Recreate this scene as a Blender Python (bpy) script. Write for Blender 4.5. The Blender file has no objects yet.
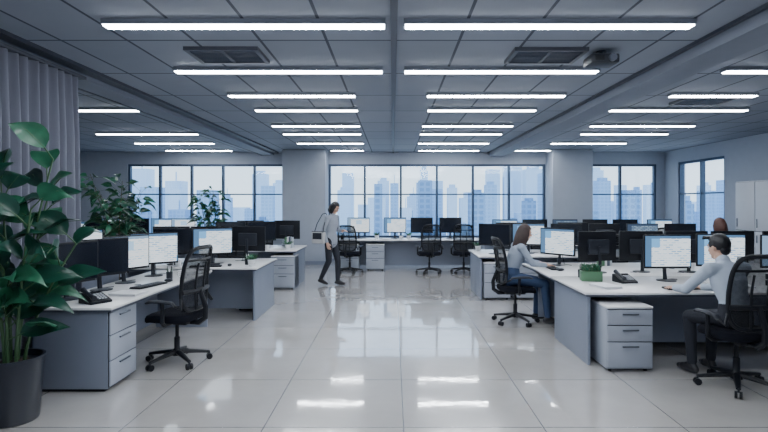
import bpy, bmesh, math, random
import numpy as np
from mathutils import Vector, Matrix
random.seed(7)
V=Vector
SC=bpy.context.scene
# ------------------------------------------------------------ materials
def newmat(name):
    m=bpy.data.materials.new(name); m.use_nodes=True
    nt=m.node_tree; b=nt.nodes['Principled BSDF']
    return m,nt,b
def mat(name,col,rough=.5,metal=0,var=.06,scale=6,spec=.5,bump=0,bscale=60,coat=0):
    m,nt,b=newmat(name)
    tc=nt.nodes.new('ShaderNodeTexCoord'); n=nt.nodes.new('ShaderNodeTexNoise')
    n.inputs['Scale'].default_value=scale; n.inputs['Detail'].default_value=4
    nt.links.new(tc.outputs['Object'],n.inputs['Vector'])
    mx=nt.nodes.new('ShaderNodeMix'); mx.data_type='RGBA'
    mx.inputs[6].default_value=(*[c*(1-var) for c in col],1); mx.inputs[7].default_value=(*[min(1,c*(1+var)) for c in col],1)
    nt.links.new(n.outputs['Fac'],mx.inputs[0]); nt.links.new(mx.outputs[2],b.inputs['Base Color'])
    b.inputs['Roughness'].default_value=rough; b.inputs['Metallic'].default_value=metal
    b.inputs['Specular IOR Level'].default_value=spec; b.inputs['Coat Weight'].default_value=coat
    if bump>0:
        n2=nt.nodes.new('ShaderNodeTexNoise'); n2.inputs['Scale'].default_value=bscale
        nt.links.new(tc.outputs['Object'],n2.inputs['Vector'])
        bp=nt.nodes.new('ShaderNodeBump'); bp.inputs['Strength'].default_value=bump; bp.inputs['Distance'].default_value=.01
        nt.links.new(n2.outputs['Fac'],bp.inputs['Height']); nt.links.new(bp.outputs['Normal'],b.inputs['Normal'])
    return m
def emat(name,col,st):
    m,nt,b=newmat(name)
    b.inputs['Base Color'].default_value=(*col,1)
    b.inputs['Emission Color'].default_value=(*col,1); b.inputs['Emission Strength'].default_value=st
    return m
def tilemat(name,c1,c2,mortar,w,h,ms,rough,spec,off=(0,0,0),noise=.05,vary_rough=0,coat=0):
    m,nt,b=newmat(name)
    tc=nt.nodes.new('ShaderNodeTexCoord'); mp=nt.nodes.new('ShaderNodeMapping'); mp.inputs['Location'].default_value=off
    br=nt.nodes.new('ShaderNodeTexBrick'); br.offset=0; br.squash=1
    br.inputs['Scale'].default_value=1; br.inputs['Brick Width'].default_value=w; br.inputs['Row Height'].default_value=h
    br.inputs['Mortar Size'].default_value=ms; br.inputs['Mortar Smooth'].default_value=.1
    br.inputs['Color1'].default_value=(*c1,1); br.inputs['Color2'].default_value=(*c2,1); br.inputs['Mortar'].default_value=(*mortar,1)
    nt.links.new(tc.outputs['Object'],mp.inputs['Vector']); nt.links.new(mp.outputs['Vector'],br.inputs['Vector'])
    n=nt.nodes.new('ShaderNodeTexNoise'); n.inputs['Scale'].default_value=1.4; n.inputs['Detail'].default_value=7; n.inputs['Roughness'].default_value=.6
    nt.links.new(tc.outputs['Object'],n.inputs['Vector'])
    mr=nt.nodes.new('ShaderNodeMapRange'); mr.inputs[3].default_value=1-noise*2; mr.inputs[4].default_value=1+noise*2
    nt.links.new(n.outputs['Fac'],mr.inputs[0])
    mx=nt.nodes.new('ShaderNodeMix'); mx.data_type='RGBA'; mx.blend_type='MULTIPLY'; mx.inputs[0].default_value=1
    nt.links.new(br.outputs['Color'],mx.inputs[6]); nt.links.new(mr.outputs[0],mx.inputs[7])
    nt.links.new(mx.outputs[2],b.inputs['Base Color'])
    b.inputs['Roughness'].default_value=rough; b.inputs['Specular IOR Level'].default_value=spec
    if coat:
        b.inputs['Coat Weight'].default_value=coat; b.inputs['Coat IOR'].default_value=2.7
        m3=nt.nodes.new('ShaderNodeMapRange'); m3.inputs[1].default_value=.35; m3.inputs[2].default_value=.65; m3.inputs[3].default_value=.02; m3.inputs[4].default_value=.07
        nt.links.new(n.outputs['Fac'],m3.inputs[0]); nt.links.new(m3.outputs[0],b.inputs['Coat Roughness'])
        n4=nt.nodes.new('ShaderNodeTexNoise'); n4.inputs['Scale'].default_value=5; n4.inputs['Detail'].default_value=3; nt.links.new(tc.outputs['Object'],n4.inputs['Vector'])
        bp=nt.nodes.new('ShaderNodeBump'); bp.inputs['Strength'].default_value=.06; bp.inputs['Distance'].default_value=.01
        nt.links.new(n4.outputs['Fac'],bp.inputs['Height']); nt.links.new(bp.outputs['Normal'],b.inputs['Coat Normal'])
    if vary_rough:
        m2=nt.nodes.new('ShaderNodeMapRange'); m2.inputs[3].default_value=rough-vary_rough; m2.inputs[4].default_value=rough+vary_rough
        nt.links.new(n.outputs['Fac'],m2.inputs[0]); nt.links.new(m2.outputs[0],b.inputs['Roughness'])
    return m
def screenmat(name,base,ink,hdr,st,seed,blk=(.16,.42,.75)):
    m,nt,b=newmat(name)
    tc=nt.nodes.new('ShaderNodeTexCoord'); mp=nt.nodes.new('ShaderNodeMapping')
    mp.inputs['Rotation'].default_value=(math.pi/2,0,0); mp.inputs['Location'].default_value=(seed,seed*.7,0)
    def brick(w,h,ms,c1,c2,mo,bias):
        br=nt.nodes.new('ShaderNodeTexBrick'); br.inputs['Scale'].default_value=1
        br.inputs['Brick Width'].default_value=w; br.inputs['Row Height'].default_value=h; br.inputs['Mortar Size'].default_value=ms
        br.inputs['Color1'].default_value=(*c1,1); br.inputs['Color2'].default_value=(*c2,1); br.inputs['Mortar'].default_value=(*mo,1); br.inputs['Bias'].default_value=bias
        nt.links.new(mp.outputs['Vector'],br.inputs['Vector']); return br
    nt.links.new(tc.outputs['Object'],mp.inputs['Vector'])
    br=brick(.07,.026,.007,ink,base,base,-.1)
    b2=brick(.17,.13,.012,(0,0,0),(1,1,1),(0,0,0),-.3)
    g2=nt.nodes.new('ShaderNodeMath'); g2.operation='GREATER_THAN'; g2.inputs[1].default_value=.62; nt.links.new(b2.outputs['Color'],g2.inputs[0])
    mb=nt.nodes.new('ShaderNodeMix'); mb.data_type='RGBA'; mb.inputs[7].default_value=(*blk,1); nt.links.new(g2.outputs[0],mb.inputs[0]); nt.links.new(br.outputs['Color'],mb.inputs[6])
    sx=nt.nodes.new('ShaderNodeSeparateXYZ'); nt.links.new(tc.outputs['Object'],sx.inputs[0])
    g=nt.nodes.new('ShaderNodeMath'); g.operation='GREATER_THAN'; g.inputs[1].default_value=.505; nt.links.new(sx.outputs['Z'],g.inputs[0])
    l=nt.nodes.new('ShaderNodeMath'); l.operation='LESS_THAN'; l.inputs[1].default_value=-.2; nt.links.new(sx.outputs['X'],l.inputs[0])
    mxm=nt.nodes.new('ShaderNodeMath'); mxm.operation='MAXIMUM'; nt.links.new(g.outputs[0],mxm.inputs[0]); nt.links.new(l.outputs[0],mxm.inputs[1])
    mx=nt.nodes.new('ShaderNodeMix'); mx.data_type='RGBA'; mx.inputs[7].default_value=(*hdr,1)
    nt.links.new(mxm.outputs[0],mx.inputs[0]); nt.links.new(mb.outputs[2],mx.inputs[6])
    nt.links.new(mx.outputs[2],b.inputs['Emission Color']); b.inputs['Emission Strength'].default_value=st
    b.inputs['Base Color'].default_value=(.02,.02,.02,1); b.inputs['Roughness'].default_value=.25
    return m

M={}
M['wall']=mat('wall_paint',(.36,.40,.475),.7)
M['floor']=tilemat('polished_floor_tile',(.57,.545,.53),(.53,.51,.50),(.17,.175,.20),1.06,1.06,.004,.24,.6,off=(-.08,.3,0),noise=.09,vary_rough=.06,coat=1.0)
M['ceil']=tilemat('ceiling_tile',(.225,.25,.305),(.195,.22,.272),(.045,.055,.08),.6,1.2,.014,.75,.25,off=(0,.1,0),noise=.04)
M['ceilbeam']=mat('ceiling_beam_paint',(.16,.18,.23),.7)
M['trim']=mat('dark_trim',(.035,.042,.062),.5)
M['frame']=mat('window_frame_metal',(.05,.08,.135),.4,.3)
M['desk']=mat('desk_laminate',(.82,.82,.83),.2,var=.02)
M['panel']=mat('desk_panel',(.20,.23,.30),.42,var=.03)
M['ped']=mat('pedestal_steel',(.35,.385,.46),.38,var=.03)
M['cab']=mat('cabinet_steel',(.52,.55,.61),.38,var=.03)
M['gap']=mat('shadow_gap',(.03,.035,.05),.6)
M['handle']=mat('handle_metal',(.15,.17,.2),.3,.8)
M['edge']=mat('grey_metal_edge',(.10,.115,.155),.4,.3)
M['black']=mat('black_plastic',(.006,.0075,.012),.45,var=.1,spec=.3)
M['fabric']=mat('black_fabric',(.007,.008,.014),.9,var=.2,bump=.4,bscale=300,spec=.15)
M['mid']=mat('dark_grey_plastic',(.02,.024,.034),.45,spec=.3)
M['lightgrey']=mat('light_grey_plastic',(.5,.53,.58),.4)
M['white']=mat('white_plastic',(.75,.77,.8),.35)
M['green']=mat('green_plastic',(.08,.19,.10),.4)
M['leaf']=mat('dark_leaf',(.008,.062,.040),.28,var=.5,scale=9,spec=.6)
M['leaf2']=mat('mid_leaf',(.018,.125,.065),.35,var=.45,scale=12)
M['stem']=mat('plant_stem',(.05,.12,.05),.5)
M['bark']=mat('bark',(.12,.09,.06),.8,bump=.5)
M['pot']=mat('dark_planter',(.014,.019,.032),.35,var=.1)
M['soil']=mat('soil',(.03,.02,.015),.95,bump=.8)
M['paper']=mat('paper',(.8,.82,.85),.8,var=.02)
M['tube']=emat('led_diffuser',(.90,.95,1.0),37)
M['fix']=mat('light_fixture_body',(.22,.25,.31),.4)
M['s1']=screenmat('screen_spreadsheet',(.82,.92,1),(.20,.34,.52),(.08,.18,.34),1.45,.0)
M['s2']=screenmat('screen_document',(.86,.94,1),(.36,.50,.64),(.22,.36,.54),1.35,.33,(.40,.62,.85))
M['s3']=screenmat('screen_dashboard',(.10,.18,.30),(.45,.62,.80),(.05,.09,.17),.9,.17,(.55,.35,.25))
M['off']=mat('screen_off',(.008,.011,.02),.2)
M['skin']=mat('skin',(.62,.38,.28),.5,var=.04)
M['lip']=mat('lips',(.45,.16,.14),.45)
M['eyew']=mat('eye_white',(.8,.8,.8),.2)
M['iris']=mat('iris',(.03,.02,.015),.2)
M['hairb']=mat('brown_hair',(.035,.018,.016),.5,var=.5,scale=40)
M['hairk']=mat('black_hair',(.009,.009,.013),.45,var=.4,scale=40)
M['hairr']=mat('auburn_hair',(.07,.025,.018),.5,var=.4,scale=40)
M['shirtw']=mat('pale_shirt',(.44,.51,.62),.85,bump=.5,bscale=18)
M['shirtg']=mat('grey_top',(.30,.35,.44),.85,bump=.5,bscale=18)
M['coat']=mat('light_grey_coat',(.32,.35,.41),.85,bump=.5,bscale=14)
M['pantk']=mat('dark_trousers',(.014,.017,.027),.85,bump=.4,bscale=20)
M['jean']=mat('blue_jeans',(.035,.065,.145),.85,bump=.4,bscale=30)
M['shoe']=mat('dark_shoes',(.02,.02,.025),.4)
M['bag']=mat('canvas_bag',(.46,.46,.47),.8,bump=.5)
M['red']=mat('red_top',(.35,.09,.08),.8)
M['curtain']=mat('curtain_fabric',(.18,.19,.245),.9,var=.06,scale=3,bump=.3,bscale=200)
m,nt,b=newmat('chair_mesh_weave'); b.inputs['Base Color'].default_value=(.007,.009,.014,1); b.inputs['Roughness'].default_value=.8
tc=nt.nodes.new('ShaderNodeTexCoord'); ck=nt.nodes.new('ShaderNodeTexNoise'); ck.inputs['Scale'].default_value=30
mr=nt.nodes.new('ShaderNodeMapRange'); mr.inputs[3].default_value=.68; mr.inputs[4].default_value=.84
nt.links.new(tc.outputs['Object'],ck.inputs['Vector']); nt.links.new(ck.outputs['Fac'],mr.inputs[0]); nt.links.new(mr.outputs[0],b.inputs['Alpha'])
M['mesh']=m
m,nt,b=newmat('window_glass'); nt.nodes.remove(b)
tr=nt.nodes.new('ShaderNodeBsdfTransparent'); tr.inputs[0].default_value=(.93,.97,1,1); gl=nt.nodes.new('ShaderNodeBsdfGlossy'); gl.inputs['Roughness'].default_value=.03
ms=nt.nodes.new('ShaderNodeMixShader'); ms.inputs[0].default_value=.04
nt.links.new(tr.outputs[0],ms.inputs[1]); nt.links.new(gl.outputs[0],ms.inputs[2]); nt.links.new(ms.outputs[0],nt.nodes['Material Output'].inputs[0])
M['glass']=m

# ------------------------------------------------------------ mesh builder
class MB:
    def __init__(s): s.v=[];s.f=[];s.m=[];s.ml=[]
    def mi(s,k):
        if k not in s.ml: s.ml.append(k)
        return s.ml.index(k)
    def add(s,vs,fs,k,X=None):
        o=len(s.v); i=s.mi(k)
        for p in vs:
            p=V(p)
            s.v.append(tuple(X@p) if X is not None else tuple(p))
        for f in fs: s.f.append(tuple(a+o for a in f)); s.m.append(i)
    def box(s,c,d,k,bev=0,X=None):
        if bev>0:
            bm=bmesh.new(); bmesh.ops.create_cube(bm,size=1)
            for v in bm.verts: v.co=V((v.co.x*d[0]+c[0],v.co.y*d[1]+c[1],v.co.z*d[2]+c[2]))
            bmesh.ops.bevel(bm,geom=list(bm.edges),offset=bev,segments=2,affect='EDGES',profile=.5)
            bm.verts.index_update()
            s.add([v.co.copy() for v in bm.verts],[[v.index for v in f.verts] for f in bm.faces],k,X); bm.free()
        else:
            x,y,z=[a/2 for a in d]; vs=[(c[0]+i*x,c[1]+j*y,c[2]+l*z) for i in(-1,1) for j in(-1,1) for l in(-1,1)]
            s.add(vs,[(0,1,3,2),(4,6,7,5),(0,4,5,1),(2,3,7,6),(0,2,6,4),(1,5,7,3)],k,X)
    def bb(s,x0,x1,y0,y1,z0,z1,k,bev=0,X=None):
        s.box(((x0+x1)/2,(y0+y1)/2,(z0+z1)/2),(x1-x0,y1-y0,z1-z0),k,bev,X)
    def tube(s,pts,r,k,n=8,X=None,flat=1.0):
        pts=[V(p) for p in pts]; N=len(pts)
        rr=r if isinstance(r,(list,tuple)) else [r]*N
        vs=[];fs=[]; prev=None
        for i,p in enumerate(pts):
            t=(pts[min(i+1,N-1)]-pts[max(i-1,0)]).normalized()
            if prev is None:
                a=t.cross(V((0,0,1)))
                if a.length<.1: a=t.cross(V((0,1,0)))
            else: a=prev-t*prev.dot(t)
            a.normalize(); prev=a; b_=t.cross(a)
            for j in range(n):
                g=2*math.pi*j/n; vs.append(p+(a*math.cos(g)+b_*math.sin(g)*flat)*rr[i])
        for i in range(N-1):
            for j in range(n):
                fs.append((i*n+j,i*n+(j+1)%n,(i+1)*n+(j+1)%n,(i+1)*n+j))
        fs.append(tuple(range(n))[::-1]); fs.append(tuple((N-1)*n+j for j in range(n)))
        s.add(vs,fs,k,X)
    def lathe(s,prof,c,k,n=24,X=None):
        vs=[];fs=[]
        for r,z in prof:
            for j in range(n):
                g=2*math.pi*j/n; vs.append((c[0]+r*math.cos(g),c[1]+r*math.sin(g),c[2]+z))
        for i in range(len(prof)-1):
            for j in range(n): fs.append((i*n+j,i*n+(j+1)%n,(i+1)*n+(j+1)%n,(i+1)*n+j))
        fs.append(tuple(range(n))[::-1]); fs.append(tuple((len(prof)-1)*n+j for j in range(n)))
        s.add(vs,fs,k,X)
    def ell(s,c,r,k,X=None,nu=16,nv=10,fn=None):
        vs=[];fs=[]
        for i in range(nv+1):
            th=math.pi*i/nv
            for j in range(nu):
                ph=2*math.pi*j/nu; d=V((math.sin(th)*math.cos(ph),math.sin(th)*math.sin(ph),math.cos(th)))
                q=1 if fn is None else fn(d)
                vs.append((c[0]+d.x*r[0]*q,c[1]+d.y*r[1]*q,c[2]+d.z*r[2]*q))
        for i in range(nv):
            for j in range(nu): fs.append((i*nu+j,(i+1)*nu+j,(i+1)*nu+(j+1)%nu,i*nu+(j+1)%nu))
        s.add(vs,fs,k,X)
    def mesh(s,name,sharp=40):
        me=bpy.data.meshes.new(name); me.from_pydata(s.v,[],s.f)
        for k in s.ml: me.materials.append(M[k])
        me.polygons.foreach_set('material_index',s.m)
        me.polygons.foreach_set('use_smooth',[True]*len(s.f))
        me.update(); me.validate()
        try: me.set_sharp_from_angle(angle=math.radians(sharp))
        except Exception: pass
        return me
    def obj(s,name,loc=(0,0,0),rot=0,sharp=40): return place(s.mesh(name,sharp),name,loc,rot)
def place(me,name,loc=(0,0,0),rot=0,sc=1):
    o=bpy.data.objects.new(name,me); SC.collection.objects.link(o); o.location=loc; o.rotation_euler=(0,0,math.radians(rot)); o.scale=(sc,sc,sc)
    return o

# ------------------------------------------------------------ room shell
CZ=3.17; XL,XR,YF,YB=-9.2,7.84,-1.2,15.0
b=MB(); b.bb(XL-.2,XR+.2,YF-.2,YB+.2,-.2,0,'floor'); b.obj('floor')
b=MB(); b.bb(XL-.2,XR+.2,YF-.2,YB+.2,CZ,CZ+.2,'ceil'); b.obj('ceiling')
WZ0,WZ1=.70,2.82
wins=[(-7.65,-3.1),(-1.86,4.4),(5.55,7.6)]
b=MB(); b.bb(XL,XR,YB,YB+.2,0,WZ0,'wall'); b.bb(XL,XR,YB,YB+.2,WZ1,CZ,'wall')
xs=[XL]+[a for w in wins for a in w]+[XR]
for i in range(0,len(xs),2): b.bb(xs[i],xs[i+1],YB,YB+.2,WZ0,WZ1,'wall')
b.obj('wall_back')
b=MB(); b.bb(XL-.2,XL,YF,YB+.2,0,CZ,'wall'); b.obj('wall_left')
b=MB(); b.bb(XR,XR+.2,YF,12.3,0,CZ,'wall'); b.bb(XR,XR+.2,14.3,YB+.2,0,CZ,'wall'); b.bb(XR,XR+.2,12.3,14.3,0,WZ0,'wall'); b.bb(XR,XR+.2,12.3,14.3,WZ1,CZ,'wall'); b.obj('wall_right')
b=MB(); b.bb(XL-.2,XR+.2,YF-.2,YF,0,CZ,'wall'); b.obj('wall_front')
def window(name,x0,x1,mull,trans=(1.95,)):
    b=MB(); t=.06
    b.bb(x0,x1,-.06,.06,WZ0,WZ0+t,'frame'); b.bb(x0,x1,-.06,.06,WZ1-t,WZ1,'frame')
    for x in [x0+t/2]+mull+[x1-t/2]: b.bb(x-t/2,x+t/2,-.055,.055,WZ0+t,WZ1-t,'frame')
    for z in trans: b.bb(x0+t,x1-t,-.04,.04,z-.018,z+.018,'frame')
    b.bb(x0+t,x1-t,-.004,.004,WZ0+t,WZ1-t,'glass')
    return b
def mul(x0,x1,n): return [x0+(x1-x0)*i/n for i in range(1,n)]
window('w',*wins[0],mul(*wins[0],5)).obj('window_1',(0,YB+.08,0))
window('w',*wins[1],mul(*wins[1],6)).obj('window_2',(0,YB+.08,0))
window('w',*wins[2],mul(*wins[2],2)).obj('window_3',(0,YB+.08,0))
window('w',-1,1,[0]).obj('window_4',(XR+.08,13.3,0),90)
for w,i in zip(wins,range(3)):
    b=MB(); b.bb(w[0]-.05,w[1]+.05,YB-.12,YB,WZ0-.04,WZ0,'desk',.008); b.obj('trim_%d'%(i+1))
for x0,x1 in[(-3.05,-1.86),(4.4,5.5)]:
    b=MB(); b.bb(x0,x1,14.3,YB-.001,0,CZ-.001,'wall',.01); b.bb(x0-.012,x1+.012,14.288,YB-.13,0,.1,'panel'); b.obj('column')
b=MB(); b.bb(XL,XR,YB-.015,YB,0,.1,'panel'); b.obj('baseboard_back')
b=MB(); b.bb(XR-.015,XR,YF,YB-.02,0,.1,'panel'); b.obj('baseboard_right')
b=MB(); b.bb(-3.78,-3.44,YF,YB,CZ-.09,CZ,'ceilbeam'); b.bb(-3.44,-3.30,YF,YB,CZ-.035,CZ,'trim'); b.bb(-3.80,-3.77,YF,YB,CZ-.10,CZ,'trim'); b.obj('ceiling_beam')
b=MB(); b.bb(2.78,3.15,YF,YB,CZ-.13,CZ,'ceilbeam'); b.bb(3.15,3.2,YF,YB,CZ-.06,CZ,'trim'); b.bb(2.74,2.78,YF,YB,CZ-.03,CZ,'trim'); b.obj('ceiling_beam')
b=MB(); b.bb(-.02,.035,YF,YB,CZ-.03,CZ,'trim'); b.obj('ceiling_track')
rows={4.2:[(-2.33,-.06),(.09,2.42)],5.66:[(-2.37,-.11),(.12,2.23),(3.6,5.2)],6.95:[(-2.2,-.5),(.45,2.3),(3.7,4.85)],
 8.04:[(-2.13,-.54),(.53,2.21),(-5.2,-3.85),(3.35,5.47)],9.67:[(-2.25,-.61),(.54,2.23),(3.67,5.6)],10.8:[(-2.28,-.66),(.56,2.26),(-6.15,-4.05),(3.9,5.7)],
 12.5:[(-2.3,-.7),(.6,2.3),(-6.2,-4.3),(3.8,5.6)],14.2:[(-1.7,-.8),(.69,2.35),(-6.2,-4.4),(3.3,4.3)],
 2.75:[(-2.33,-.1),(.12,2.42)],1.2:[(-2.33,-.1),(.12,2.42)],5.6:[(-6.6,-4.4)]}  # rows nearest the camera are out of view, added to light the foreground
for y,l in rows.items():
    for x0,x1 in l:
        b=MB(); w=.06
        b.bb(x0,x1,-w,w,-.042,0,'fix'); b.bb(x0+.01,x1-.01,-w+.012,w-.012,-.052,-.042,'tube'); b.obj('ceiling_light',(0,y,CZ))
b=MB()
b.bb(-.33,.33,-.22,.22,-.012,0,'gap')
for i in range(9): b.bb(-.30,.30,-.19+i*.045,-.18+i*.045,-.03,-.012,'edge')
b.bb(-.35,-.31,-.24,.24,-.035,0,'trim'); b.bb(.31,.35,-.24,.24,-.035,0,'trim'); b.bb(-.31,.31,-.24,-.2,-.035,0,'trim'); b.bb(-.31,.31,.2,.24,-.035,0,'trim'); b.bb(-.015,.015,-.2,.2,-.033,-.012,'trim')
vm=b.mesh('ceiling_vent'); place(vm,'ceiling_vent',(-1.62,5.12,CZ)); place(vm,'ceiling_vent',(1.50,5.14,CZ)); place(vm,'ceiling_vent',(-5.2,7.2,CZ)); place(vm,'ceiling_vent',(4.4,7.4,CZ))
b=MB(); b.tube([(0,0,0),(0,0,-.06)],.02,'mid'); b.box((0,0,-.09),(.27,.24,.09),'mid',.02); b.tube([(.06,-.11,-.09),(.06,-.15,-.09)],.036,'edge',16); b.box((-.06,-.121,-.09),(.09,.006,.05),'black'); b.lathe([(.05,0),(.05,-.01)],(0,0,0),'mid'); b.obj('projector',(2.02,5.05,CZ))

# curtain
b=MB(); n=420; vs=[];fs=[]
zs=[.02,.6,1.2,1.8,2.4,2.9,3.05]
for i in range(n+1):
    y=1.4+(5.62-1.4)*i/n; ph=i/n*4.22/.13*2*math.pi
    for z in zs:
        a=.048 if z<2.8 else .03
        vs.append((-3.40+a*math.sin(ph+.25*math.sin(z*1.3+y*3))+.012*math.sin(y*7+z),y+.012*math.cos(ph*.5+z),z))
K=len(zs)
for i in range(n):
    for j in range(K-1): fs.append((i*K+j,(i+1)*K+j,(i+1)*K+j+1,i*K+j+1))
b.add(vs,fs,'curtain'); b.bb(-3.44,-3.36,1.3,5.7,3.05,3.08,'trim'); o=b.obj('curtain',sharp=80)

# city skyline
def cmat(name,c,win):
    m,nt,bs=newmat(name); tc=nt.nodes.new('ShaderNodeTexCoord'); br=nt.nodes.new('ShaderNodeTexBrick'); br.offset=0
    sx=nt.nodes.new('ShaderNodeSeparateXYZ'); ad=nt.nodes.new('ShaderNodeMath'); cb=nt.nodes.new('ShaderNodeCombineXYZ')
    nt.links.new(tc.outputs['Object'],sx.inputs[0]); nt.links.new(sx.outputs[0],ad.inputs[0]); nt.links.new(sx.outputs[1],ad.inputs[1]); nt.links.new(ad.outputs[0],cb.inputs[0]); nt.links.new(sx.outputs[2],cb.inputs[1])
    nt.links.new(cb.outputs[0],br.inputs['Vector'])
    br.inputs['Scale'].default_value=1; br.inputs['Brick Width'].default_value=1.6; br.inputs['Row Height'].default_value=1.5; br.inputs['Mortar Size'].default_value=.3
    br.inputs['Color1'].default_value=(*win,1); br.inputs['Color2'].default_value=(*win,1); br.inputs['Mortar'].default_value=(*c,1)
    nt.links.new(br.outputs['Color'],bs.inputs['Base Color']); bs.inputs['Roughness'].default_value=.9; return m
M['c0']=cmat('near_hazed_facade',(.22,.37,.58),(.15,.28,.48)); M['c1']=cmat('mid_hazed_facade',(.36,.54,.76),(.29,.47,.70)); M['c2']=cmat('far_hazed_facade',(.60,.75,.90),(.55,.71,.88))  # facade colours have the air haze painted in, paler with distance
random.seed(11)
b=MB()
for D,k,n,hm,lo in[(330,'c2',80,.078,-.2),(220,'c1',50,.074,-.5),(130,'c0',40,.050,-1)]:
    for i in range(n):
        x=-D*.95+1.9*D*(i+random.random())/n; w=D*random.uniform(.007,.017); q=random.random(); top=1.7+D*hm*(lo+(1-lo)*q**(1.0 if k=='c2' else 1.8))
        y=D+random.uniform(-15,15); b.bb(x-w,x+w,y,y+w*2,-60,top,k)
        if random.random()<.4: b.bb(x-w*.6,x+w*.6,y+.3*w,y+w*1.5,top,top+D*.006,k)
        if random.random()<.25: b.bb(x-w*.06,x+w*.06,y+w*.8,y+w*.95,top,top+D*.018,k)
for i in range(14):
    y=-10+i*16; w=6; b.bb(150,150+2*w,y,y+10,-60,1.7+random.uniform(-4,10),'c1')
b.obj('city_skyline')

# ------------------------------------------------------------ furniture
DZ=.77
def desk(x0,x1,y0,y1,name='office_desk',ends=('l','r'),mod='x',modpos=None,extra=None):
    b=MB(); b.bb(x0,x1,y0,y1,DZ-.025,DZ,'desk',.006); b.bb(x0+.012,x1-.012,y0+.012,y1-.012,DZ-.045,DZ-.025,'edge')
    z1=DZ-.045
    i=.04
    if mod=='x':
        ym=modpos if modpos is not None else (y0+y1)/2
        for x,c in((x0+i,'l'),(x1-i-.03,'r')):
            if c in ends: b.bb(x,x+.03,y0+.05,y1-.05,0.0,z1,'panel',.004)
        b.bb(x0+i+.03,x1-i-.03,ym,ym+.02,.08,z1,'panel')
    else:
        xm=modpos if modpos is not None else (x0+x1)/2
        for y,c in((y0+i,'l'),(y1-i-.03,'r')):
            if c in ends: b.bb(x0+.05,x1-.05,y,y+.03,0.0,z1,'panel',.004)
        b.bb(xm,xm+.02,y0+i+.03,y1-i-.03,.08,z1,'panel')
    if extra: b.bb(*extra,'panel')
    b.lathe([(.035,0),(.035,.004),(.025,.004)],((x0+x1)/2,(y0+y1)/2,DZ),'mid')
    return b.obj(name)
b=MB(); w,d,h=.46,.5,.64
b.bb(-w/2,w/2,-d/2+.015,d/2,.03,h,'ped',.004); b.bb(-w/2-.003,w/2+.003,-d/2,d/2,h-.0,h+.02,'desk',.004)
b.bb(-w/2+.01,w/2-.01,-d/2+.008,-d/2+.018,.04,h-.01,'gap')
for z0,z1 in((.045,.30),(.31,.465),(.475,h-.015)):
    b.bb(-w/2+.006,w/2-.006,-d/2-.006,-d/2+.012,z0,z1,'ped',.004); b.tube([(-.08,-d/2-.02,z1-.04),(.08,-d/2-.02,z1-.04)],.008,'handle',6)
    for s in(-.07,.07): b.tube([(s,-d/2-.02,z1-.04),(s,-d/2,z1-.04)],.006,'handle',6)
for x in(-w/2+.05,w/2-.05):
    for y in(-d/2+.06,d/2-.06): b.tube([(x,y,0),(x,y,.035)],.02,'black',8)
PED=b.mesh('drawer_pedestal')
def ped(x,y,r=0): return place(PED,'drawer_pedestal',(x,y,0),r)

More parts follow.
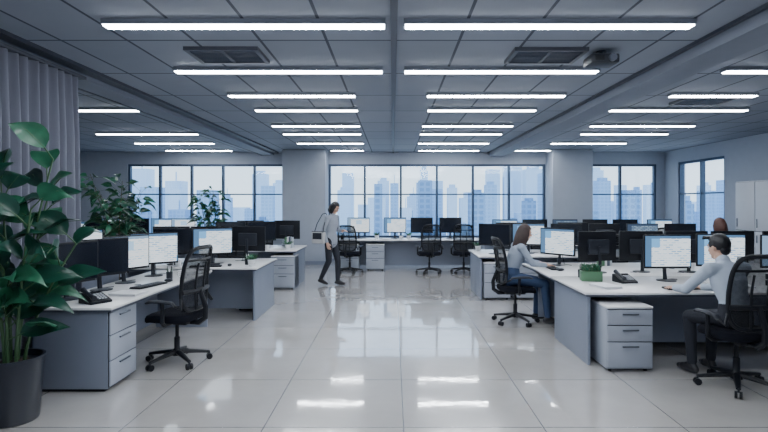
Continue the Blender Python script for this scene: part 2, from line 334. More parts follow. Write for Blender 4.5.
def make_chair():
    b=MB()
    for i in range(5):
        a=2*math.pi*i/5+.3; c,s=math.cos(a),math.sin(a)
        b.tube([(.03*c,.03*s,.115),(.16*c,.16*s,.10),(.31*c,.31*s,.078)],[.032,.026,.018],'black',8,flat=.8)
        b.tube([(.31*c,.31*s,.085),(.31*c,.31*s,.05)],.009,'mid',6)
        for t in(-.018,.018):
            p=V((.31*c-s*t,.31*s+c*t,.03)); q=V((-s,c,0))
            b.tube([p-q*.010,p+q*.010],.03,'black',14)
    b.lathe([(.05,.08),(.055,.10),(.045,.13),(.028,.15),(.028,.26),(.018,.27),(.018,.42)],(0,0,0),'black',16)
    b.box((0,-.02,.425),(.2,.28,.04),'black',.012)
    vs=[];fs=[];n=36; prof=[(.80,.445),(.96,.452),(1.0,.475),(1.0,.50),(.95,.522),(.80,.532),(.4,.526),(.05,.522)]
    for f,z in prof:
        for j in range(n):
            g=2*math.pi*j/n; cx,sy=math.cos(g),math.sin(g); e=.55
            x=.255*f*math.copysign(abs(cx)**e,cx); y=.01+.245*f*math.copysign(abs(sy)**e,sy)
            vs.append((x,y,z-(.035*max(0,(y-.12)/.13)**2)))
    for i in range(len(prof)-1):
        for j in range(n): fs.append((i*n+j,i*n+(j+1)%n,(i+1)*n+(j+1)%n,(i+1)*n+j))
    fs.append(tuple(range(n))[::-1]); fs.append(tuple((len(prof)-1)*n+j for j in range(n)))
    b.add(vs,fs,'fabric')
    def S(u,v,off=0):
        w=.245-.035*v*v-.02*(1-v)**2
        return V((u*w,-.235-.055*v+.035*math.sin(v*math.pi*.9)*0.8-.03*v*v+.045*u*u-off,.56+.62*v))
    nu,nv=12,14; vs=[S(-1+2*i/nu,j/nv) for j in range(nv+1) for i in range(nu+1)]
    fs=[(j*(nu+1)+i,j*(nu+1)+i+1,(j+1)*(nu+1)+i+1,(j+1)*(nu+1)+i) for j in range(nv) for i in range(nu)]
    b.add(vs,fs,'mesh')
    loop=[]
    for j in range(49):
        g=2*math.pi*j/48; cx,sy=math.cos(g),math.sin(g); e=.42
        loop.append(S(math.copysign(abs(cx)**e,cx),.5+.5*math.copysign(abs(sy)**e,sy)))
    b.tube(loop,.02,'black',8)
    b.tube([S(-1+.2*i,.30,.012) for i in range(11)],[.024]*11,'black',8)
    b.tube([S(-1+.2*i,.80,.006) for i in range(11)],.012,'black',6)
    for u in(-.32,.32): b.tube([S(u,v/8,.018) for v in range(0,7)],.011,'black',6)
    b.tube([(0,-.12,.425),(0,-.24,.42),(0,-.31,.47),(0,-.315,.58),S(0,.3,.02)],[.03,.03,.028,.025,.022],'black',8)
    for s in(-1,1):
        b.tube([(s*.12,-.02,.43),(s*.25,-.02,.435),(s*.295,-.03,.47),(s*.30,-.04,.58),(s*.295,-.03,.655)],[.018,.02,.022,.018,.02],'black',8)
        b.tube([(s*.295,-.16,.63),(s*.295,-.13,.662),(s*.295,0,.67),(s*.29,.10,.666),(s*.28,.15,.65)],[.018,.03,.034,.032,.02],'mid',8,flat=.5)
        b.tube([(s*.295,-.16,.635),(s*.285,-.22,.60),S(s,.22)],.015,'black',8)
    return b.mesh('office_chair')
CH=make_chair()
def chair(x,y,r,sc=1): return place(CH,'office_chair',(x,y,0),r,sc)

def make_mon(scr,w=.58,h=.40,z0=.15):
    b=MB(); b.bb(-w/2,w/2,-.014,.014,z0,z0+h,'black',.005)
    b.bb(-w/2+.014,w/2-.014,-.0155,-.0135,z0+.026,z0+h-.014,scr)
    b.box((0,.03,z0+h*.48),(w*.55,.035,h*.5),'mid',.012)
    b.tube([(0,.045,.008),(0,.06,.12),(0,.055,z0+h*.5)],[.028,.024,.022],'mid',8,flat=.6)
    b.lathe([(.11,0),(.11,.008),(.09,.013),(.03,.016)],(0,.02,0),'mid',24)
    b.tube([(.02,.06,.2),(.04,.09,.1),(.05,.11,.008),(.12,.12,.005),(.18,.09,.005)],.004,'black',5)
    b.box((w/2-.03,-.0155,z0+.011),(.012,.002,.004),'lightgrey')
    return b.mesh('computer_monitor')
MON={k:make_mon(k) for k in('s1','s2','s3','off')}
def mon(x,y,r=0,k='s1',z=DZ): return place(MON[k],'computer_monitor',(x,y,z+.001),r)
b=MB(); b.box((0,0,.009),(.44,.14,.014),'black',.004)
for r in range(5):
    for c in range(15): b.box((-.203+c*.029,-.052+r*.026,.019),(.024,.021,.006),'mid')
KB=b.mesh('keyboard')
b=MB(); b.ell((0,0,.012),(.032,.055,.022),'mid',fn=lambda d:1 if d.z>-.4 else .9); b.tube([(0,.03,.034),(0,.045,.028)],.004,'lightgrey',6); MS=b.mesh('computer_mouse')
def kb(x,y,r=0,m=(.32,0)):
    place(KB,'keyboard',(x,y,DZ+.001),r); a=math.radians(r); place(MS,'computer_mouse',(x+m[0]*math.cos(a)-m[1]*math.sin(a),y+m[0]*math.sin(a)+m[1]*math.cos(a),DZ+.010),r)
b=MB(); b.add([(-.1,-.1,0),(.1,-.1,0),(.1,.1,0),(-.1,.1,0),(-.1,-.1,.02),(.1,-.1,.02),(.1,.1,.09),(-.1,.1,.09)],[(3,2,1,0),(4,5,6,7),(0,1,5,4),(1,2,6,5),(2,3,7,6),(3,0,4,7)],'black')
b.tube([(-.065,-.09,.055),(-.065,-.03,.078),(-.065,.03,.098),(-.065,.09,.12)],[.025,.017,.017,.025],'mid',10)
for i in range(4):
    for j in range(3): b.box((.0+j*.03,-.06+i*.028,.042+i*.0098),(.02,.018,.01),'lightgrey')
b.box((.03,.07,.085),(.1,.03,.012),'off'); PH=b.mesh('desk_phone')
b=MB(); b.lathe([(.035,0),(.038,.1),(.033,.1),(.031,.01)],(0,0,0),'mid',18)
for i in range(6):
    a=i*1.05; b.tube([(.01*math.cos(a),.01*math.sin(a),.01),(.032*math.cos(a),.032*math.sin(a),.15+.01*(i%3))],.004,('green','white','black')[i%3],6)
CUP=b.mesh('pen_cup')
b=MB(); b.lathe([(.036,0),(.04,.005),(.04,.09),(.036,.092),(.034,.012)],(0,0,0),'white',20); b.tube([(.038,0,.075),(.065,0,.07),(.07,0,.045),(.06,0,.022),(.038,0,.02)],.006,'white',8); MUG=b.mesh('coffee_mug')
b=MB()
for i in range(6): b.box((random.uniform(-.006,.006),random.uniform(-.006,.006),.003+i*.004),(.21,.297,.0035),'paper')
PAP=b.mesh('paper_stack')
b=MB()
for z in(.0,.07): 
    b.box((0,0,z+.004),(.26,.33,.006),'mid'); b.box((-.128,0,z+.03),(.005,.33,.055),'mid'); b.box((.128,0,z+.03),(.005,.33,.055),'mid'); b.box((0,.163,z+.03),(.26,.005,.055),'mid'); b.box((0,0,z+.018),(.2,.28,.02),'paper')
TRAY=b.mesh('document_tray')
b=MB()
for i,(k,t,h) in enumerate([('green',.035,.22),('white',.03,.23),('edge',.04,.23),('lightgrey',.03,.22)]):
    b.box((-.06+i*.04,0,h/2),(t,.16,h),k,.003); b.box((-.06+i*.04,.002,h/2),(t*.7,.162,h*.95),'paper')
BOOK=b.mesh('ring_binders')
D1=DZ+.001
def pap(x,y,r): place(PAP,'paper_stack',(x,y,D1),r)
def mug(x,y): place(MUG,'coffee_mug',(x,y,D1),x*50)
def cup(x,y): place(CUP,'pen_cup',(x,y,D1),x*50)
def tray(x,y,r=0): place(TRAY,'document_tray',(x,y,D1),r)
def binders(x,y,r=0): place(BOOK,'ring_binders',(x,y,D1),r)
def phone(x,y,r=0): place(PH,'desk_phone',(x,y,D1),r)
# leaves
def leaf(b,base,d,L,W,droop,k,fold=.25,nl=7,roll=0,N=None):
    base=V(base); d=V(d).normalized(); s=d.cross(V(N) if N is not None else V((0,0,1)))
    if s.length<.05: s=V((1,0,0))
    s.normalize(); s=(Matrix.Rotation(roll,3,d)@s); up=s.cross(d)
    vs=[];fs=[]
    for i in range(nl+1):
        t=i/nl; p=base+d*L*t+V((0,0,-droop*L*t*t)); w=W/2*(math.sin(math.pi*t**.75)**1.0*(1.08-.15*t) if 0<t<1 else .02)
        for q in(-1,-.5,0,.5,1): vs.append(p+s*w*q+up*(abs(q)*w*fold)+up*(.04*W*math.sin(t*14)*abs(q)))
    for i in range(nl):
        for j in range(4): fs.append((i*5+j,i*5+j+1,(i+1)*5+j+1,(i+1)*5+j))
    b.add(vs,fs,k)
    b.tube([base,base+d*L*.5+V((0,0,-droop*L*.25-.001)),base+d*L*.9+V((0,0,-droop*L*.81-.001))],[.006,.004,.002],'stem',5)
def pot(b,r,h,k='pot'):
    b.lathe([(r*.8,0),(r*.83,.01),(r*1.0,h-.02),(r*1.03,h-.02),(r*1.03,h),(r*.95,h),(r*.93,h-.05)],(0,0,0),k,36)
    b.lathe([(r*.94,h-.06),(r*.5,h-.045),(.01,h-.04)],(0,0,0),'soil',24)
random.seed(21)
b=MB(); pot(b,.21,.50)
stems=[((.02,.0),(.26,.05),1.60),((-.04,.03),(-.08,.0),1.42),((.05,-.04),(.22,-.15),1.20),((-.03,-.05),(-.02,-.22),1.25),((0,.05),(.12,.18),1.30),((.06,.04),(.36,.08),.92),((0,-.06),(.06,-.12),.75)]
for si,((bx,by),(tx,ty),H) in enumerate(stems):
    pts=[]
    for i in range(9):
        t=i/8; pts.append(V((bx+(tx)*t**1.5,by+ty*t**1.5,.45+H*t)))
    b.tube(pts,[.014-.001*i for i in range(9)],'stem',7)
    nl=8
    for i in range(nl):
        t=.25+.75*i/(nl-1); p=V((bx+tx*t**1.5,by+ty*t**1.5,.45+H*t)); a=i*2.4+si*1.1
        el=.3+.8*t; d=V((math.cos(a),math.sin(a)*.7,el))
        if p.x+d.x*.5<-.34: d.x=abs(d.x)*.4
        if d.y>.3: d.y*=.5
        pe=p+d.normalized()*.10; b.tube([p,pe],[.006,.005],'stem',5)
        leaf(b,pe,d,random.uniform(.36,.50),random.uniform(.15,.21),random.uniform(.35,.8),'leaf' if random.random()<.6 else 'leaf2',nl=10,fold=.32,N=(random.uniform(-.7,.7),random.uniform(-1.2,-.2),random.uniform(.3,.9)))
b.obj('potted_rubber_plant',(-2.98,4.08,0),sharp=80)
def bush(name,loc,H,R,n,L,seed,pr=.2,ph=.4):
    random.seed(seed); b=MB(); pot(b,pr,ph)
    for k in range(7):
        a=k*.9; tx,ty=R*.6*math.cos(a),R*.6*math.sin(a); hh=H*random.uniform(.72,.93)
        pts=[V((.03*math.cos(a)+tx*t**1.6,.03*math.sin(a)+ty*t**1.6,ph-.05+(hh-ph)*t)) for t in [i/6 for i in range(7)]]
        b.tube(pts,[.012-.0013*i for i in range(7)],'bark',6)
        for i in range(n):
            t=random.uniform(.25,.999); q=pts[int(t*6)].lerp(pts[int(t*6)+1],t*6-int(t*6))
            g=random.uniform(0,6.28); d=V((math.cos(g),math.sin(g),random.uniform(-.1,1)))
            st=q+d.normalized()*random.uniform(.03,R*.4); b.tube([q,st],.003,'stem',4)
            leaf(b,st,d,L*random.uniform(.8,1.2),L*.5,random.uniform(.3,.8),'leaf2' if random.random()<.7 else 'leaf',nl=4,N=(random.uniform(-1,1),random.uniform(-1,1),.7))
    return b.obj(name,loc,sharp=80)
bush('potted_ficus_tree',(-4.75,8.95,0),2.55,.62,34,.22,3)
bush('potted_ficus_tree',(-4.25,12.0,0),2.2,.42,28,.19,4)
def smallplant(x,y,z,seed,H=.24,k='white'):
    random.seed(seed); b=MB(); pot(b,.055,.1,k)
    for i in range(26):
        g=random.uniform(0,6.28); d=V((math.cos(g),math.sin(g),random.uniform(.9,2.4))); leaf(b,(.01*math.cos(g),.01*math.sin(g),.07),d,H*random.uniform(.6,1),.045,.3,'leaf2',nl=4)
    return b.obj('small_potted_plant',(x,y,z+.001),sharp=80)

# ---- layout LEFT
desk(-3.3,-2.5,4.62,7.2,mod='y',modpos=-3.25,ends=('r',))
b=MB(); b.bb(-3.22,-2.56,4.66,5.16,.03,.72,'panel',.004); b.bb(-3.2,-2.6,4.69,5.13,0,.03,'black')
b.bb(-2.565,-2.552,4.67,5.15,.04,.715,'gap')
for z0,z1 in((.05,.27),(.28,.50),(.51,.71)):
    b.bb(-2.556,-2.54,4.675,5.145,z0,z1,'ped',.003); b.tube([(-2.527,4.82,z1-.04),(-2.527,5.0,z1-.04)],.008,'handle',6)
    for y in(4.83,4.99): b.tube([(-2.527,y,z1-.04),(-2.545,y,z1-.04)],.006,'handle',6)
b.obj('desk_drawer_cabinet')
mon(-3.12,5.02,66,'off'); mon(-3.10,5.55,60,'off'); mon(-3.10,6.05,62,'s2'); mon(-3.04,6.62,38,'s1')
kb(-2.72,5.80,75); phone(-2.78,4.86,60); pap(-2.68,5.28,80); cup(-2.70,6.28); mug(-2.60,6.45); pap(-2.72,6.95,40)
chair(-2.30,5.54,80,1.05)
desk(-3.9,-1.95,7.45,8.75,modpos=8.0)
mon(-3.30,7.85,20,'off'); mon(-2.72,7.85,30,'s1'); mon(-2.35,8.45,170,'s3'); mon(-3.0,8.45,178,'s1'); mon(-3.6,8.45,185,'s2')
kb(-2.72,7.56,12,(.33,0)); smallplant(-2.08,7.65,DZ,5,.2); cup(-2.2,7.85); pap(-3.7,7.65,10); mug(-3.12,7.56); ped(-2.25,8.46,180)
desk(-3.75,-1.9,10.2,11.5,modpos=10.8); ped(-2.17,10.47,0)
mon(-3.3,10.6,10,'off'); mon(-2.7,10.7,25,'off'); mon(-2.3,11.3,170,'s1'); mon(-3.1,11.3,185,'s2'); smallplant(-2.1,10.4,DZ,8,.2); pap(-2.95,10.33,95); binders(-2.15,10.78,0); mug(-2.5,10.35)
chair(-2.9,9.45,10); chair(-3.1,12.1,170)
desk(-6.9,-4.2,7.0,8.1)
for x,k in((-6.4,'s1'),(-5.75,'off'),(-5.1,'s2'),(-4.5,'s1')): mon(x,7.5,15,k)
desk(-8.0,-5.6,10.0,11.2)
for x,k in((-7.6,'s2'),(-7.0,'s1'),(-6.4,'s1'),(-5.9,'off')): mon(x,10.5,10,k)
desk(-7.4,-4.9,12.4,13.5)
for x,k in((-7.0,'s1'),(-6.35,'off'),(-5.7,'s1'),(-5.2,'s2')): mon(x,12.9,5,k)
chair(-6.0,11.8,5); chair(-5.7,9.3,0); chair(-6.8,9.4,10)
desk(-1.45,2.2,13.1,13.9,name='window_counter_desk',modpos=13.6); ped(-.45,13.34,0); ped(-1.1,13.34,0)
mon(-.9,13.6,0,'s2'); mon(.05,13.6,0,'s1'); mon(.75,13.6,0,'off'); mon(1.5,13.6,0,'off')
smallplant(.4,13.3,DZ,11,.2); smallplant(-.42,13.4,DZ,12,.2); pap(-.2,13.28,10); mug(.2,13.25); cup(-1.3,13.3)
chair(-1.05,12.65,-15,.98); chair(.88,12.6,10,1); chair(1.72,12.65,-8,1)
# ---- RIGHT
desk(2.0,5.9,5.4,6.62,modpos=6.05); desk(2.0,5.9,6.64,8.1,modpos=7.4,ends=('r',),extra=(2.6,2.63,6.7,7.38,.0,DZ-.046))
ped(2.38,5.47,0)
mon(3.27,6.2,3,'s1'); mon(4.02,6.38,-4,'s1'); mon(4.7,6.2,-10,'s2'); mon(5.4,6.3,-10,'s1')
kb(3.15,5.62,5,(.36,0)); phone(2.72,6.1,10); pap(3.85,5.78,-12); mug(3.66,6.0); pap(2.35,5.75,15)
b=MB(); b.box((0,0,.06),(.24,.13,.12),'green',.008); b.box((0,0,.118),(.21,.1,.006),'soil')
random.seed(9)
for i in range(70):
    g=random.uniform(0,6.28); leaf(b,(random.uniform(-.09,.09),random.uniform(-.04,.04),.11),(math.cos(g)*.5,math.sin(g)*.5,1.2),random.uniform(.08,.17),.04,.3,'leaf2',nl=3)
b.obj('desk_planter_box',(2.36,6.2,D1),-8,sharp=80)
mon(2.46,7.78,-50,'s1'); mon(2.74,6.98,-165,'off'); mon(3.36,7.05,178,'s3'); mon(3.98,7.05,182,'s1'); mon(4.6,7.05,180,'s2'); mon(5.3,7.05,180,'s2')
kb(2.26,7.38,-90,(.30,0.02)); binders(3.15,7.75,10); cup(2.35,6.5); tray(4.35,5.72,5)
chair(3.17,4.80,6,1.05); chair(1.74,7.4,-86,1.02)
desk(1.5,5.9,9.1,10.4,modpos=9.7); ped(1.83,9.36,0); ped(2.36,9.36,0)
for x,y,r,k in((1.85,9.5,-25,'off'),(2.5,9.6,-15,'s1'),(3.2,9.6,0,'off'),(3.9,9.6,180,'s1'),(4.6,9.6,0,'s3'),(5.3,9.6,0,'off'),(2.3,10.15,175,'s2'),(3.5,10.15,180,'s1')): mon(x,y,r,k)
smallplant(1.65,10.1,DZ,14,.2); chair(3.6,8.72,5); chair(4.75,8.75,-10); pap(2.15,9.25,102); mug(2.9,9.3)
desk(2.2,6.9,11.6,12.8,modpos=12.2)
for x,r,k in((2.6,0,'s1'),(3.3,0,'off'),(4.0,0,'s3'),(4.7,180,'s2'),(5.4,0,'off'),(6.2,0,'s1')): mon(x,12.1,r,k)
chair(3.1,11.05,5); chair(4.4,11.05,-5); chair(5.6,11.05,8); chair(3.0,13.4,180); chair(5.2,13.4,185)
b=MB(); b.bb(-.24,.24,-.9,.9,.05,2.15,'cab',.006); b.bb(-.2,.2,-.86,.86,0,.05,'gap')
b.bb(-.245,-.23,-.89,.89,.065,2.135,'gap')
for i in range(3):
    y=-.9+.6*i; b.bb(-.256,-.24,y+.01,y+.59,.07,1.12,'cab',.004); b.bb(-.256,-.24,y+.01,y+.59,1.135,2.13,'cab',.004)
    b.tube([(-.27,y+.52,1.2),(-.27,y+.52,1.38)],.01,'handle',6); b.tube([(-.27,y+.52,.9),(-.27,y+.52,1.05)],.01,'handle',6)
b.obj('storage_cabinet',(7.56,10.2,0))

# ------------------------------------------------------------ people
def cap(raw,p0,p1,r0,r1,n=14):
    p0,p1=V(p0),V(p1); t=(p1-p0); L=t.length
    if L<1e-5: return
    t/=L; a=t.cross(V((0,0,1))); 
    if a.length<.1: a=t.cross(V((0,1,0)))
    a.normalize(); c=t.cross(a); rings=[]
    for i in range(5): g=math.pi/2*(1-i/4); rings.append((p0-t*r0*math.sin(g),max(r0*math.cos(g),.0003)))
    for i in range(5): g=math.pi/2*i/4; rings.append((p1+t*r1*math.sin(g),max(r1*math.cos(g),.0003)))
    vs=[];fs=[]
    for p,r in rings:
        for j in range(n): g=2*math.pi*j/n; vs.append(p+(a*math.cos(g)+c*math.sin(g))*r)
    for i in range(len(rings)-1):
        for j in range(n): fs.append((i*n+j,i*n+(j+1)%n,(i+1)*n+(j+1)%n,(i+1)*n+j))
    fs.append(tuple(range(n))[::-1]); fs.append(tuple((len(rings)-1)*n+j for j in range(n)))
    raw.add(vs,fs,'skin')
def loft(raw,rings,n=24):
    vs=[];fs=[]
    for c,rx,ry,rt,fw in rings:
        for j in range(n): g=2*math.pi*j/n; vs.append(V(c)+V(rt)*math.cos(g)*rx+V(fw)*math.sin(g)*ry)
    N=len(rings)
    for i in range(N-1):
        for j in range(n): fs.append((i*n+j,i*n+(j+1)%n,(i+1)*n+(j+1)%n,(i+1)*n+j))
    fs.append(tuple(range(n))[::-1]); fs.append(tuple((N-1)*n+j for j in range(n)))
    raw.add(vs,fs,'skin')
def person(name,J,mats,loc,rot,fem=False,hair='short',vox=.006):
    top,bot,shoe,hk=mats; raw=MB(); segs=[]
    def seg(p0,p1,r0,r1,k,draw=True):
        if draw: cap(raw,p0,p1,r0,r1)
        segs.append((V(p0),V(p1),r0,r1,k))
    pel,wai,che,nk,hc=[V(J[k]) for k in('pelvis','waist','chest','neck','head')]
    R=V((1,0,0)); sh=.9 if fem else 1.0
    spine=[(pel+(pel-wai).normalized()*.10,.10,.08),(pel+(pel-wai).normalized()*.06,.150,.11),(pel,.168 if not fem else .165,.118),(pel.lerp(wai,.5),.155,.112),(wai,(.135 if not fem else .12),.098),(wai.lerp(che,.5),.150*sh,.11),(che,.170*sh,.122),(che.lerp(nk,.45),.172*sh,.105),(che.lerp(nk,.75),.13*sh,.08),(nk,.065,.062)]
    rings=[]
    for i,(c,rx,ry) in enumerate(spine):
        t=(spine[min(i+1,9)][0]-spine[max(i-1,0)][0]).normalized(); fw=R.cross(t)*-1
        rings.append((c,rx,ry,R,fw))
    loft(raw,rings)
    for i in range(len(spine)-1):
        segs.append((spine[i][0],spine[i+1][0],(spine[i][1]+spine[i][2])/2,(spine[i+1][1]+spine[i+1][2])/2,bot if i<3 and not J.get('long_top') else top))
    seg(nk-V((0,0,.02)),hc-V((0,0,.05)),.055 if not fem else .047,.05 if not fem else .044,'skin')
    cap(raw,nk+V((0,0,-.015)),nk+V((0,0,.012)),.066,.062); segs.append((nk+V((0,0,-.03)),nk+V((0,0,.005)),.066,.064,top))
    for s,S in((-1,'L'),(1,'R')):
        shd,el,wr=V(J['sh'+S]),V(J['el'+S]),V(J['wr'+S])
        seg(che.lerp(nk,.6)+V((s*.06,0,0)),shd,.075*sh,.062*sh,top); seg(shd,el,.058*sh,.047*sh,top)
        cuff=el.lerp(wr,.93)
        seg(el,cuff,.047*sh,.036*sh,top); seg(el,wr,.036*sh,.025*sh,'skin')
        d=V(J['hd'+S]).normalized(); n=V(J['hn'+S]); n=(n-d*n.dot(d)).normalized(); side=d.cross(n)
        th=V(J['ht'+S]); 
        if side.dot(th)<0: side=-side
        hs=.93 if fem else 1.0
        rg=[(wr-d*.01,.024*hs,.018*hs,side,n),(wr+d*.02,.032*hs,.017*hs,side,n),(wr+d*.06*hs,.040*hs,.015*hs,side,n),(wr+d*.09*hs,.038*hs,.012*hs,side,n)]
        loft(raw,rg,14); segs.append((wr,wr+d*.09,.03,.03,'skin'))
        cu=J.get('curl',.35)
        for off,Lf in((.030,.070),(.010,.079),(-.010,.073),(-.029,.057)):
            p=wr+d*.085*hs+side*off*hs; a=.12
            dd=(d+side*off*3).normalized()
            for q,(fr,rr) in enumerate(((.45,.0088),(.32,.008),(.23,.0072))):
                a+=cu*(.7 if q==0 else 1); e=p+(dd*math.cos(a)+n*math.sin(a))*Lf*fr*hs; seg(p,e,rr,rr*.93,'skin'); p=e
        p=wr+d*.025+side*.026*hs; e=p+(d*.65+side*.7+n*.2).normalized()*.04*hs; seg(p,e,.013,.010,'skin'); e2=e+(d*.9+side*.25+n*.25).normalized()*.033*hs; seg(e,e2,.0098,.0085,'skin')
        hp,kn,an=V(J['hp'+S]),V(J['kn'+S]),V(J['an'+S])
        seg(hp,kn,.088,.062,bot); md=kn.lerp(an,.3); seg(kn,md,.062,.058,bot); seg(md,kn.lerp(an,.94),.058,.045,bot)
        fd=V(J['ft'+S]).normalized(); seg(kn.lerp(an,.85),an,.034,.034,shoe)
        heel=an+V((0,0,-.045))-fd*.04; ball=an-V((0,0,.052))+fd*.11+V((0,0,J.get('toe'+S,0))); tip=ball+fd*.05+V((0,0,-.004))
        seg(an,heel,.036,.034,shoe); seg(heel,ball,.034,.038,shoe); seg(ball,tip,.036,.026,shoe); seg(an,ball,.036,.03,shoe)
    f=V(J['face']).normalized(); r=f.cross(V((0,0,1))).normalized(); u=r.cross(f)
    X=Matrix(((r.x,f.x,u.x,hc.x),(r.y,f.y,u.y,hc.y),(r.z,f.z,u.z,hc.z),(0,0,0,1)))
    hsz=.95 if fem else 1.0; X=X@Matrix.Diagonal((hsz,hsz,hsz,1))
    raw.ell((0,-.008,.025),(.074,.094,.092),'skin',X,24,16); raw.ell((0,.022,-.03),(.060,.066,.082),'skin',X,20,14); raw.ell((0,.058,-.092),(.026,.024,.02),'skin',X); raw.ell((0,.03,-.065),(.05,.05,.035),'skin',X)
    for s in(-1,1):
        raw.ell((s*.074,-.008,-.005),(.012,.022,.032),'skin',X); raw.ell((s*.034,.062,-.028),(.022,.02,.02),'skin',X); raw.ell((s*.03,.078,.024),(.024,.012,.008),'skin',X)
    cap(raw,X@V((0,.082,.012)),X@V((0,.103,-.026)),.008,.0125); raw.ell((0,.085,-.058),(.022,.010,.009),'skin',X)
    segs.append((X@V((0,0,.03)),X@V((0,.02,-.05)),.1,.085,'skin'))
    me=raw.mesh('raw'); ob=bpy.data.objects.new('raw',me); SC.collection.objects.link(ob)
    md=ob.modifiers.new('r','REMESH'); md.mode='VOXEL'; md.voxel_size=vox
    m2=ob.modifiers.new('s','SMOOTH'); m2.factor=.5; m2.iterations=2
    dg=bpy.context.evaluated_depsgraph_get(); ev=ob.evaluated_get(dg); em=ev.to_mesh()
    nv=len(em.vertices); co=np.empty(nv*3,'f'); em.vertices.foreach_get('co',co); co=co.reshape(-1,3)
    faces=[tuple(p.vertices) for p in em.polygons]; npz=len(faces); ce=np.empty(npz*3,'f'); em.polygons.foreach_get('center',ce); ce=ce.reshape(-1,3)
    best=np.full(npz,1e9); idx=np.zeros(npz,int); keys=[]
    for p0,p1,r0,r1,k in segs:
        if k not in keys: keys.append(k)
        a=np.array(p0);d=np.array(p1)-a; L=max(d@d,1e-9); t=np.clip(((ce-a)@d)/L,0,1); dist=np.linalg.norm(ce-a-t[:,None]*d,axis=1)-(r0+(r1-r0)*t)
        w=dist<best; best[w]=dist[w]; idx[w]=keys.index(k)
    out=MB(); out.v=[tuple(map(float,c)) for c in co]; out.f=faces; out.ml=list(keys); out.m=[int(i) for i in idx]
    ev.to_mesh_clear(); bpy.data.objects.remove(ob)
    for s in(-1,1):
        out.ell((s*.031,.080,.004),(.014,.009,.008),'eyew',X,12,8); out.ell((s*.031,.087,.004),(.0062,.0035,.0062),'iris',X,10,6)
        out.tube([X@V((s*.016,.092,.022)),X@V((s*.032,.091,.027)),X@V((s*.047,.082,.022))],[.002,.003,.0015],hk,6)
    out.ell((0,.0935,-.0545),(.021,.0045,.0036),'lip',X,12,6); out.ell((0,.0935,-.061),(.018,.005,.0042),'lip',X,12,6)
    def hf(d):
        front=d.y; hl=.42 if hair!='long' else .38
        if front>.15 and d.z<hl+(-.25+abs(d.x)*-.5 if abs(d.x)>.75 else 0): return .86
        if d.z<-.55: return .85
        if abs(d.x)>.8 and d.z<-.28 and front>-.2: return .88
        return 1.0+.025*math.sin(d.x*23+d.z*11)+.02*math.sin(d.y*31)
    out.ell((0,-.012,.028),(.083,.105,.104),hk,X,40,28,fn=hf)
    random.seed(3)
    if hair=='short':
        for i in range(26):
            a=-1.1+2.2*i/25; p=V((.06*math.sin(a),.06+.02*math.cos(a),.10)); out.tube([X@p,X@(p+V((.01*math.sin(a),.03,.008))),X@(p+V((.018*math.sin(a)+.005,.042,-.018)))],[.010,.009,.003],hk,5)
        out.ell((0,-.07,-.03),(.06,.035,.05),hk,X)
    else:
        Ln=.34 if hair=='long' else .13
        for i in range(44):
            a=math.radians(-118+236*i/43); c,s=math.cos(a),math.sin(a)
            p0=V((.070*s,-.012-.085*c,.07)); p1=V((.086*s,-.012-.105*c,-.01)); p2=V((.090*s,-.02-.105*c,-.09-.02*random.random()))
            p3=V((.085*s+random.uniform(-.01,.01),-.045-.085*c,-.09-Ln*.45)); p4=V((.075*s+random.uniform(-.015,.015),-.06-.07*c,-.09-Ln*random.uniform(.8,1)))
            ww=[X@p0,X@p1,X@p2]
            q3=X@p3; q4=X@p4
            if hair=='long': out.tube(ww+[q3,q4],[.010,.016,.018,.018,.004],hk,6)
            else: out.tube(ww+[X@V((.08*s,-.02-.09*c,-.10-.3*Ln))],[.010,.016,.014,.005],hk,6)
    return out.obj(name,loc,rot,sharp=80)

def seated(reach=.40,dz=.03,lean=.0,wz=.805,hw=.17,**k):
    z=dz
    J=dict(pelvis=(0,-.10,.60+z),waist=(0,-.11+lean*.3,.76+z),chest=(0,-.09+lean*.7,.92+z),neck=(0,-.05+lean,1.11+z),head=(0,-.01+lean*1.2,1.245+z),
      shL=(-.185,-.07+lean*.8,1.05+z),shR=(.185,-.07+lean*.8,1.05+z),elL=(-.25,.08+lean*.6,.82),elR=(.25,.08+lean*.6,.82),
      wrL=(-hw,reach-.06,wz),wrR=(hw,reach-.06,wz),hdL=(.15,1,-.04),hdR=(-.15,1,-.04),hnL=(0,0,-1),hnR=(0,0,-1),htL=(1,0,0),htR=(-1,0,0),
      hpL=(-.09,-.08,.60+z),hpR=(.09,-.08,.60+z),knL=(-.13,.34,.57),knR=(.13,.34,.57),anL=(-.13,.30,.10),anR=(.14,.38,.10),ftL=(-.15,1,0),ftR=(.15,1,0),face=(0,1,-.15),curl=.16)
    J.update(k); return J
person('seated_man',seated(lean=.10,elL=(-.26,.22,.86),elR=(.26,.22,.86),wrL=(-.17,.50,.825),wrR=(.13,.50,.825),face=(-.2,1,-.12)),('shirtw','pantk','shoe','hairk'),(3.15,4.90,.0),8)
Jw=seated(lean=.09,elL=(-.22,.14,.86),elR=(.22,.14,.86),wrL=(-.13,.36,.83),wrR=(.13,.36,.83),face=(.05,1,-.2))
person('seated_woman',Jw,('shirtg','jean','shoe','hairb'),(1.78,7.4,0),-88,fem=True,hair='long')
person('seated_woman',seated(reach=.45,lean=.05),('red','pantk','shoe','hairr'),(5.42,8.58,.06),5,fem=True,hair='bob',vox=.008)
chair(5.42,8.50,5)
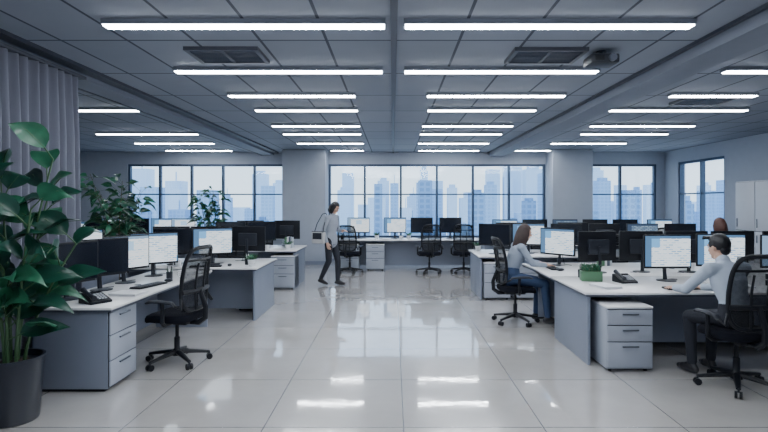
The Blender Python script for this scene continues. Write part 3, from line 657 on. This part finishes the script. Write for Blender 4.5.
Jm=dict(pelvis=(0,0,.955),waist=(0,.0,1.10),chest=(0,.02,1.28),neck=(0,.04,1.46),head=(0,.10,1.605),shL=(-.18,.02,1.40),shR=(.18,.03,1.40),
  elL=(-.22,.02,1.13),elR=(.22,-.04,1.12),wrL=(-.10,.22,1.12),wrR=(.22,.06,.89),hdL=(.3,1,.2),hdR=(0,.3,-1),hnL=(.3,0,-1),hnR=(-1,0,0),htL=(.6,0,.6),htR=(0,1,0),
  hpL=(-.085,0,.92),hpR=(.085,0,.92),knL=(-.085,.11,.51),knR=(.085,-.0,.50),anL=(-.08,.11,.10),anR=(.085,-.20,.13),ftL=(0,1,0),ftR=(0,1,-.2),toeR=.0,face=(0,1,-.5),curl=.3,long_top=True)
person('walking_woman',Jm,('coat','pantk','shoe','hairk'),(-1.28,10.75,0),-118,fem=True,hair='bob')
b=MB(); b.box((0,0,0),(.10,.30,.25),'bag',.03); b.box((.052,0,.03),(.008,.22,.13),'mid',.003); b.box((0,0,.115),(.085,.285,.02),'mid',.005)
b.tube([(0,-.10,.11),(-.02,-.05,.28),(-.08,.04,.475),(-.12,.10,.49),(-.09,.14,.44),(-.01,.13,.25),(0,.11,.11)],.009,'mid',6)
a=math.radians(-118); lx,ly=.27,-.12
b.obj('shoulder_bag',(-1.28+lx*math.cos(a)-ly*math.sin(a),10.75+lx*math.sin(a)+ly*math.cos(a),1.0),-118)

# ------------------------------------------------------------ world, camera
w=bpy.data.worlds.new('sky'); SC.world=w; w.use_nodes=True; nt=w.node_tree; bg=nt.nodes['Background']
tc=nt.nodes.new('ShaderNodeTexCoord'); sx=nt.nodes.new('ShaderNodeSeparateXYZ'); cr=nt.nodes.new('ShaderNodeValToRGB')
nt.links.new(tc.outputs['Generated'],sx.inputs[0]); nt.links.new(sx.outputs['Z'],cr.inputs[0]); nt.links.new(cr.outputs[0],bg.inputs[0])
cr.color_ramp.elements[0].position=0; cr.color_ramp.elements[0].color=(.76,.89,1,1); cr.color_ramp.elements[1].position=.5; cr.color_ramp.elements[1].color=(.40,.60,.92,1)
bg.inputs[1].default_value=2.6
cam=bpy.data.cameras.new('camera'); co=bpy.data.objects.new('camera',cam); SC.collection.objects.link(co)
co.location=(0,0,1.7); co.rotation_euler=(math.pi/2,0,0); cam.sensor_width=36; cam.lens=36*520/768; cam.shift_x=-9/768; cam.shift_y=-13/768; cam.clip_end=2000
SC.camera=co
